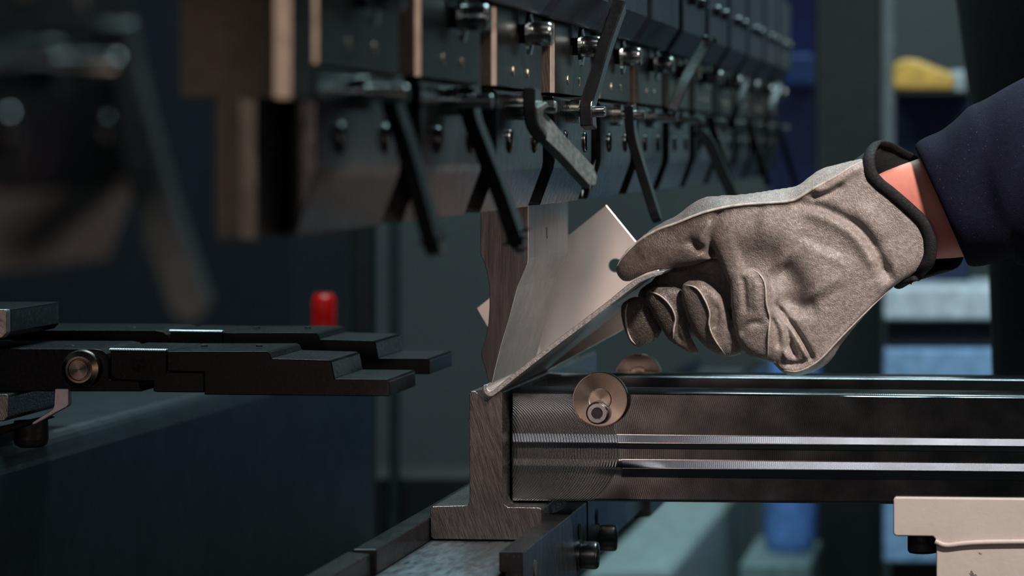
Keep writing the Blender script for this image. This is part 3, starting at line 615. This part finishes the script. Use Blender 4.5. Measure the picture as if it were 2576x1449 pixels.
dg = bpy.context.evaluated_depsgraph_get(); gm = bpy.data.meshes.new_from_object(tmp.evaluated_get(dg)); bpy.data.objects.remove(tmp)
for p in gm.polygons: p.use_smooth = True
# leather
def leather():
    m = bpy.data.materials.new('worn_leather'); t, N, L, b = nt(m)
    tc = N.new('ShaderNodeTexCoord'); 
    def noise(s, d=5, r=0.55):
        n = N.new('ShaderNodeTexNoise'); n.inputs['Scale'].default_value = s; n.inputs['Detail'].default_value = d; n.inputs['Roughness'].default_value = r; L.new(tc.outputs['Object'], n.inputs[0]); return n
    wn = noise(60, 3); add = N.new('ShaderNodeVectorMath'); add.operation = 'MULTIPLY_ADD'
    L.new(wn.outputs['Color'], add.inputs[0]); add.inputs[1].default_value = (0.007,)*3; L.new(tc.outputs['Object'], add.inputs[2])
    mp = N.new('ShaderNodeMapping'); mp.inputs['Scale'].default_value = (1.0, 1.0, 0.62); mp.inputs['Rotation'].default_value = (0, 0.5, 0); L.new(add.outputs[0], mp.inputs[0])
    hs = []
    for s, wgt in ((760, 1.0), (1500, 0.5)):
        v = N.new('ShaderNodeTexVoronoi'); v.feature = 'DISTANCE_TO_EDGE'; v.inputs['Scale'].default_value = s; L.new(mp.outputs[0], v.inputs[0])
        r = N.new('ShaderNodeMapRange'); r.inputs[1].default_value = 0; r.inputs[2].default_value = 0.16; r.inputs[3].default_value = 0; r.inputs[4].default_value = wgt; L.new(v.outputs[0], r.inputs[0]); hs.append(r.outputs[0])
    ma = N.new('ShaderNodeMath'); ma.operation = 'ADD'; L.new(hs[0], ma.inputs[0]); L.new(hs[1], ma.inputs[1])
    msk = noise(30, 3); mk = N.new('ShaderNodeMapRange'); mk.inputs[1].default_value = 0.3; mk.inputs[2].default_value = 0.7; mk.inputs[3].default_value = 0.25; mk.inputs[4].default_value = 1.0; L.new(msk.outputs[0], mk.inputs[0])
    mm = N.new('ShaderNodeMath'); mm.operation = 'MULTIPLY'; L.new(ma.outputs[0], mm.inputs[0]); L.new(mk.outputs[0], mm.inputs[1])
    b1 = N.new('ShaderNodeBump'); b1.inputs['Strength'].default_value = 0.9; b1.inputs['Distance'].default_value = 0.00017; b1.invert = True; L.new(mm.outputs[0], b1.inputs['Height'])
    n5 = noise(140, 6, 0.6); b2 = N.new('ShaderNodeBump'); b2.inputs['Strength'].default_value = 0.8; b2.inputs['Distance'].default_value = 0.0006; L.new(n5.outputs[0], b2.inputs['Height']); L.new(b1.outputs[0], b2.inputs['Normal'])
    L.new(b2.outputs[0], b.inputs['Normal'])
    # worn colour: grey suede at the cuff, brown and grimy toward the fingertips
    sx = N.new('ShaderNodeSeparateXYZ'); L.new(tc.outputs['Object'], sx.inputs[0])
    g = N.new('ShaderNodeMapRange'); g.inputs[1].default_value = (1600-VX)*GS; g.inputs[2].default_value = (2230-VX)*GS; L.new(sx.outputs[0], g.inputs[0])
    nz = noise(26, 6, 0.65); a2 = N.new('ShaderNodeMath'); a2.operation = 'MULTIPLY_ADD'; a2.inputs[1].default_value = 0.9; L.new(nz.outputs[0], a2.inputs[0]); L.new(g.outputs[0], a2.inputs[2])
    cr = N.new('ShaderNodeValToRGB'); e = cr.color_ramp.elements
    e[0].position = 0.40; e[0].color = (0.042, 0.029, 0.021, 1); e[1].position = 1.25/1.3; e[1].color = (0.235, 0.198, 0.178, 1)
    x = e.new(0.68); x.color = (0.112, 0.087, 0.074, 1)
    L.new(a2.outputs[0], cr.inputs[0])
    mx = N.new('ShaderNodeMixRGB'); mx.blend_type = 'MULTIPLY'; mx.inputs[0].default_value = 0.45; L.new(cr.outputs[0], mx.inputs[1])
    n6 = noise(420, 3); c2 = N.new('ShaderNodeValToRGB'); c2.color_ramp.elements[0].position = 0.35; c2.color_ramp.elements[0].color = (0.30, 0.27, 0.25, 1); c2.color_ramp.elements[1].position = 0.6; L.new(n6.outputs[0], c2.inputs[0]); L.new(c2.outputs[0], mx.inputs[2])
    mv = N.new('ShaderNodeMapRange'); mv.inputs[1].default_value = 0.0; mv.inputs[2].default_value = 0.7; mv.inputs[3].default_value = 1.28; mv.inputs[4].default_value = 0.85; L.new(mm.outputs[0], mv.inputs[0])
    vm = N.new('ShaderNodeVectorMath'); vm.operation = 'SCALE'; L.new(mx.outputs[0], vm.inputs[0]); L.new(mv.outputs[0], vm.inputs['Scale'])
    L.new(vm.outputs[0], b.inputs['Base Color']); b.inputs['Roughness'].default_value = 0.44; b.inputs['Specular IOR Level'].default_value = 0.55
    b.inputs['Sheen Weight'].default_value = 0.12
    return m
LEA = leather()
# wrist and forearm (the bare body of the person; hand itself is inside the glove)
ax = [(2040,610,-8,60,40),(2130,590,-8,92,46),(2220,552,-10,112,52),(2290,535,-12,124,64),(2360,522,-14,134,84),(2440,505,-18,146,104),(2540,470,-22,152,108),(2680,420,-32,158,112),(2950,326,-90,160,120),(3200,240,-220,150,120)]
def tube(bm, secs, n=48, dirs=None, cap=True, noise_=0.0):
    rings = []; m_ = len(secs)
    for i, (x, y, d, a, b_) in enumerate(secs):
        p = G(x, y, d); q0 = G(*secs[max(i-1, 0)][:3]); q1 = G(*secs[min(i+1, m_-1)][:3]); t_ = (q1-q0).normalized()
        u = Vector((0, 0, 1)); u = (u-u.dot(t_)*t_).normalized(); v = t_.cross(u)
        rings.append([bm.verts.new(p+u*a*GS*math.cos(k*2*math.pi/n)+v*b_*GS*math.sin(k*2*math.pi/n)) for k in range(n)])
    for A, Bq in zip(rings, rings[1:]):
        for k in range(n): bm.faces.new((A[k], A[(k+1) % n], Bq[(k+1) % n], Bq[k]))
    if cap: bm.faces.new(rings[0][::-1]); bm.faces.new(rings[-1])
    return rings
person_base = Vector((0.25, 2.25, 0))
bm = bmesh.new(); tube(bm, ax)
person = finish('person', bm, SKIN, base=person_base, smooth=True)
tag(person, 'person reaching in from the right in a navy long sleeve and a leather work glove', 'person')
sm = person.modifiers.new('s', 'SUBSURF'); sm.levels = 1; sm.render_levels = 1
gl = bpy.data.objects.new('glove', gm); gm.materials.append(LEA); C.objects.link(gl); gl.parent = person; gl.location = -person_base
gl['label'] = 'worn grey-brown leather work glove'
# cuff binding: a black band round the opening
bm = bmesh.new()
front_ = [(2184,400),(2190,436),(2210,462),(2240,486),(2286,526),(2320,560),(2337,596),(2340,636),(2331,666),(2308,692),(2278,708)]
ring = [(x, y, palmd(x-14, y+4)+2) for x, y in front_]+[(2262,722,-6),(2290,708,-50),(2345,692,-95),(2395,672,-112),(2412,620,-122),(2400,560,-122),(2360,480,-118),(2300,410,-98),(2254,380,-60),(2222,364,-28),(2196,366,-8)]
print('ring', [tuple(round(v) for v in r) for r in ring])
P_ = [G(*p) for p in ring]; n_ = len(P_); pts = []
for i in range(n_):
    a, b_, c, d = (P_[(i+j-1) % n_] for j in range(4))
    for k in range(5):
        t_ = k/5; pts.append(0.5*((2*b_)+(-a+c)*t_+(2*a-5*b_+4*c-d)*t_*t_+(-a+3*b_-3*c+d)*t_**3))
cen = sum(pts, Vector())/len(pts); nseg = 14; rings = []
for i, p in enumerate(pts):
    t_ = (pts[(i+1) % len(pts)]-pts[i-1]).normalized(); u = Vector((1, -0.15, 0.3)); u = (u-u.dot(t_)*t_).normalized(); v = t_.cross(u)
    rings.append([bm.verts.new(p+(u*15*math.cos(k*2*math.pi/nseg)*(1+0.12*math.cos(k*2*math.pi/nseg*4))+v*8*math.sin(k*2*math.pi/nseg))*GS) for k in range(nseg)])
for i in range(len(rings)):
    A, Bq = rings[i], rings[(i+1) % len(rings)]
    for k in range(nseg): bm.faces.new((A[k], A[(k+1) % nseg], Bq[(k+1) % nseg], Bq[k]))
def sub(name, bm, m, parent, smooth=True):
    me = bpy.data.meshes.new(name); bmesh.ops.recalc_face_normals(bm, faces=bm.faces); bm.to_mesh(me); bm.free(); me.materials.append(m)
    for f in me.polygons: f.use_smooth = smooth
    o = bpy.data.objects.new(name, me); C.objects.link(o); o.parent = parent
    if parent == person: o.location = -person_base
    return o
sub('cuff_binding', bm, BIND, gl)['label'] = 'black cuff binding'
# cuff rear panel (leather behind the wrist, seen under it)
bm = bmesh.new(); loop = pts; nl = len(pts)
inner = [G(2180+40*math.sin(0)+ (0), 560, -8)]*0
r1 = [bm.verts.new(p) for p in pts]; r2 = []
for i, p in enumerate(pts):
    c_ = G(2120, 560, -12); dvec = p-G(2290, 545, -20); q_ = c_+Vector((dvec.x*0.45, dvec.y*0.62, dvec.z*0.62)); r2.append(bm.verts.new(q_))
for i in range(nl): bm.faces.new((r1[i], r1[(i+1) % nl], r2[(i+1) % nl], r2[i]))
cf = sub('cuff_lining', bm, BIND, gl); sd = cf.modifiers.new('s', 'SOLIDIFY'); sd.thickness = 0.0012
# seam piping following the leather surface
from mathutils.bvhtree import BVHTree
bvh = BVHTree.FromPolygons([v.co.copy() for v in gm.vertices], [tuple(p.vertices) for p in gm.polygons])
PIPE = mat('seam_leather', (0.36, 0.32, 0.28), 0.5, 0, 0.3, 300, 0.0002, 700)
def seam(pts, r):
    P_ = []
    for x, y in crv(pts, 8):
        g = G(x, y, 0); h = bvh.ray_cast(Vector((g.x, 1.0, g.z)), Vector((0, 1, 0)))
        if h[0] is not None: P_.append(h[0])
    if len(P_) > 3:
        for _ in range(2): P_ = [P_[0]]+[(P_[i-1]+P_[i]*2+P_[i+1])*0.25 for i in range(1, len(P_)-1)]+[P_[-1]]
        n = len(P_); b_ = bmesh.new(); sweep(b_, P_, [r*(0.4+0.6*min(1, 6*min(i, n-1-i)/n)) for i in range(n)], [r*(0.4+0.6*min(1, 6*min(i, n-1-i)/n)) for i in range(n)], n=8); sub('seam', b_, PIPE, gl)
seam(SEAM, 0.00075)
seam([(1888,673),(1915,690),(1928,718),(1930,760),(1938,800),(1934,850),(1931,900)], 0.00055)
seam([(1722,717),(1750,722),(1770,745),(1786,785),(1784,815),(1795,850),(1822,893)], 0.00055)
seam([(1630,734),(1660,745),(1685,770),(1697,800),(1692,830),(1690,855)], 0.00055)
seam([(1573,765),(1568,790),(1572,830),(1580,855),(1592,870)], 0.00055)
seam([(1965,932),(2010,934),(2060,907),(2112,852),(2182,781),(2246,722)], 0.0006)
# sleeve
secs = [(2372,517,-16,148,120),(2376,516,-16,158,130),(2400,508,-18,163,136),(2440,496,-20,168,142),(2470,484,-22,174,146),(2490,476,-24,190,156),(2505,470,-25,202,166),(2530,462,-27,205,170),(2560,450,-28,214,176),(2600,436,-30,226,182),(2680,410,-40,232,190),(2800,370,-60,240,200),(3000,300,-110,255,215),(3300,210,-300,275,240),(3430,110,-760,275,250),(3470,-150,-1400,275,255),(3440,-420,-2050,285,265)]
bm = bmesh.new(); rings = tube(bm, secs, 72, cap=False)
for ri, rg in enumerate(rings):
    for k, v in enumerate(rg):
        a = k*2*math.pi/72; f = 0 if ri < 3 else 1
        v.co += Vector((0.0045*math.cos(a)*-1.2 if ri < 5 else 0, 0, 0)) + Vector((0, 0, 1))*f*0.0016*math.sin(a*3+ri*1.3)+Vector((0, -1, 0))*f*0.0016*math.sin(a*5+ri*0.9)
sl = sub('sleeve', bm, NAVY, person); sd = sl.modifiers.new('s', 'SOLIDIFY'); sd.thickness = 0.002; sd.offset = 1; sl.modifiers.new('ss', 'SUBSURF').render_levels = 1
sl['label'] = 'navy cotton sleeve turned back at the wrist'
# torso and trousers, dark and out of focus behind
def body_loft(secs, n=40):
    bm = bmesh.new(); rings = []
    for (x, y, z, a, b_) in secs: rings.append([bm.verts.new((x+a*math.cos(k*2*math.pi/n), y+b_*math.sin(k*2*math.pi/n), z)) for k in range(n)])
    for A, Bq in zip(rings, rings[1:]):
        for k in range(n): bm.faces.new((A[k], A[(k+1) % n], Bq[(k+1) % n], Bq[k]))
    bm.faces.new(rings[0][::-1]); bm.faces.new(rings[-1]); return bm
DCL = mat('black_cloth', (0.008, 0.008, 0.010), 0.95)
sub('shirt', body_loft([(0.185,2.35,0.86,0.19,0.12),(0.185,2.35,0.95,0.185,0.12),(0.185,2.35,1.10,0.19,0.125),(0.185,2.35,1.28,0.215,0.13),(0.185,2.35,1.40,0.21,0.11),(0.185,2.35,1.46,0.12,0.08),(0.185,2.35,1.50,0.06,0.06)]), DCL, person)
sub('trousers', body_loft([(0.185,2.35,0.0,0.15,0.10),(0.185,2.35,0.05,0.14,0.09),(0.185,2.35,0.45,0.16,0.10),(0.185,2.35,0.80,0.19,0.12),(0.185,2.35,0.90,0.185,0.12)]), DCL, person)

# ---------------- background ----------------
def bgbox(name, x0, y0, x1, y1, Y, dep, m, label=None, cat=None, bev=0.004, floor=False):
    a = W(x0, y0, Y); c = W(x1, y1, Y); z0 = 0 if floor else c.z
    o = finish(name, B(a.x, c.x, Y, Y+dep, z0, a.z), m, bev=bev, seg=3)
    if label: tag(o, label, cat)
    return o
GRN = mat('column_paint', (0.022, 0.028, 0.026), 0.6)
bgbox('steel_column', 2050, -4200, 2214, 1600, 4.2, 0.12, GRN, 'dark green steel column behind the gloved hand', 'column', floor=True)
bgbox('pipe', 2216, -4000, 2248, 900, 4.4, 0.03, mat('pale_pipe', (0.42, 0.50, 0.50), 0.5), 'pale upright pipe on the right of the dark green column', 'pipe', 0.006, floor=True)
bgbox('blue_cabinet', 1935, -3600, 2052, 1000, 4.9, 0.3, mat('blue_paint', (0.025, 0.07, 0.30), 0.4), 'tall dark blue cabinet between the machine and the green column', 'cabinet', floor=True)
bgbox('blue_box', 1950, 138, 2046, 212, 4.7, 0.19, mat('mid_blue', (0.09, 0.22, 0.65), 0.5), 'brighter blue box on the side of the tall blue cabinet', 'box')
ch = bmesh.new(); lathe(ch, (W(1975, 0, 4.0).x, 4.1, W(0, 1418, 4.0).z), (0, 0, 1), [(0, 0.026), (0.02, 0.034), (0.25, 0.040), (0.27, 0.038)], 32)
tag(finish('blue_bin', ch, mat('bin_blue', (0.20, 0.40, 0.92), 0.5), smooth=True), 'bright blue rounded bin seen below the support arms', 'bin')
bgbox('bin_shelf', 1860, 1420, 2040, 1449, 3.95, 0.3, mat('shelf_grey', (0.2, 0.28, 0.28), 0.6), 'grey shelf under the bright blue bin', 'shelf', floor=True)
LBL = mat('pale_blue_paint', (0.34, 0.56, 0.86), 0.5); WBL = mat('white_blue_paint', (0.75, 0.84, 0.92), 0.5)
bgbox('pale_blue_cabinet', 2222, 878, 2740, 1416, 3.7, 0.4, LBL, 'pale blue cabinet behind the right ends of the arms', 'cabinet')
bgbox('plinth', 2240, 1416, 2740, 1500, 3.72, 0.36, RUB, 'black plinth under the pale blue cabinet', 'plinth', floor=True)
bgbox('white_tray', 2222, 724, 2516, 806, 3.7, 0.3, WBL, 'whitish blue tray lying above the pale blue cabinet', 'tray')
bgbox('dark_shelf', 2230, 808, 2740, 876, 3.72, 0.36, RUB, 'black shelf between the white tray and pale blue cabinet', 'shelf')
bgbox('navy_crate', 2252, 238, 2440, 722, 3.9, 0.3, mat('navy_plastic', (0.014, 0.025, 0.07), 0.6), 'dark navy crate standing above the white tray', 'crate')
bm = bmesh.new(); q = [W(2244, 226, 3.8), W(2244, 165, 3.8), W(2270, 146, 3.8), W(2310, 150, 3.8), W(2400, 186, 3.8), W(2400, 226, 3.8)]
tag(finish('yellow_box', prism(q, [p+Vector((0, 0.1, 0)) for p in q], bm), mat('yellow_plastic', (0.85, 0.50, 0.10), 0.5), bev=0.006), 'yellow sloping box on top of the navy crate', 'box')
bgbox('white_cup', 2388, 176, 2428, 234, 3.85, 0.05, mat('white_cup_plastic', (0.42, 0.5, 0.54), 0.5), 'small whitish cup at the right end of the yellow box', 'cup')
bgbox('supply_rail', 2244, 227, 2440, 238, 3.8, 0.2, RUB, 'thin black rail under the yellow box', 'rail')
# centre and left
bgbox('dark_cabinet', -500, -3200, 735, 1200, 3.6, 0.4, mat('dark_cabinet_paint', (0.008, 0.010, 0.017), 0.6), 'dark navy cabinet far behind the back gauge', 'cabinet', floor=True)
bgbox('dark_post', 884, 300, 938, 1300, 3.0, 0.02, RUB, 'black post behind the red lamp, left of the punch', 'post', floor=True)
bgbox('thin_post', 976, 300, 1000, 1300, 3.42, 0.02, mat('thin_post_paint', (0.02, 0.03, 0.032), 0.6), 'thin dark post nearer the punch than the black one', 'post', floor=True)
rl = thing('indicator_lamp', 'red indicator lamp glowing behind the back gauge fingers', 'lamp', W(815, 835, 2.9))
bm = bmesh.new(); lathe(bm, W(815, 838, 2.9), (0, 0, 1), [(0, 0.0105), (0.03, 0.0105), (0.036, 0.008)], 32)
finish('lamp_lens', bm, mat('red_lens', (0.35, 0.006, 0.006), 0.3, emis=(1, 0.015, 0.01, 0.10)), rl, smooth=True)
bm = bmesh.new(); c = W(815, 838, 2.9); box(bm, c.x-0.012, c.x+0.012, c.y-0.012, c.y+0.012, 0, c.z); finish('lamp_post', bm, RUB, rl)
bgbox('dark_bench', 740, 1200, 1260, 1500, 3.45, 0.12, RUB, 'black bench low behind the die channel', 'bench', floor=True)
WB = mat('bench_green', (0.34, 0.45, 0.44), 0.5)
q = [(-0.445, -0.425), (-0.362, -0.425), (-0.355, -0.432), (-0.355, -0.80), (-0.445, -0.80)]
gb = tag(finish('machine_guard', prism([Vector((x, 2.5, lowz(z, 2.5))) for x, z in q], [Vector((x, 4.7, lowz(z, 4.7))) for x, z in q]), WB, bev=0.006, seg=3), 'grey-green painted guard running back beyond the cap screws', 'machine guard')
tag(finish('guard_base', B(-0.44, -0.36, 2.55, 4.6, 0, lowz(-0.80, 4.7)-0.001), GRN), 'green base under the grey-green guard', 'base')
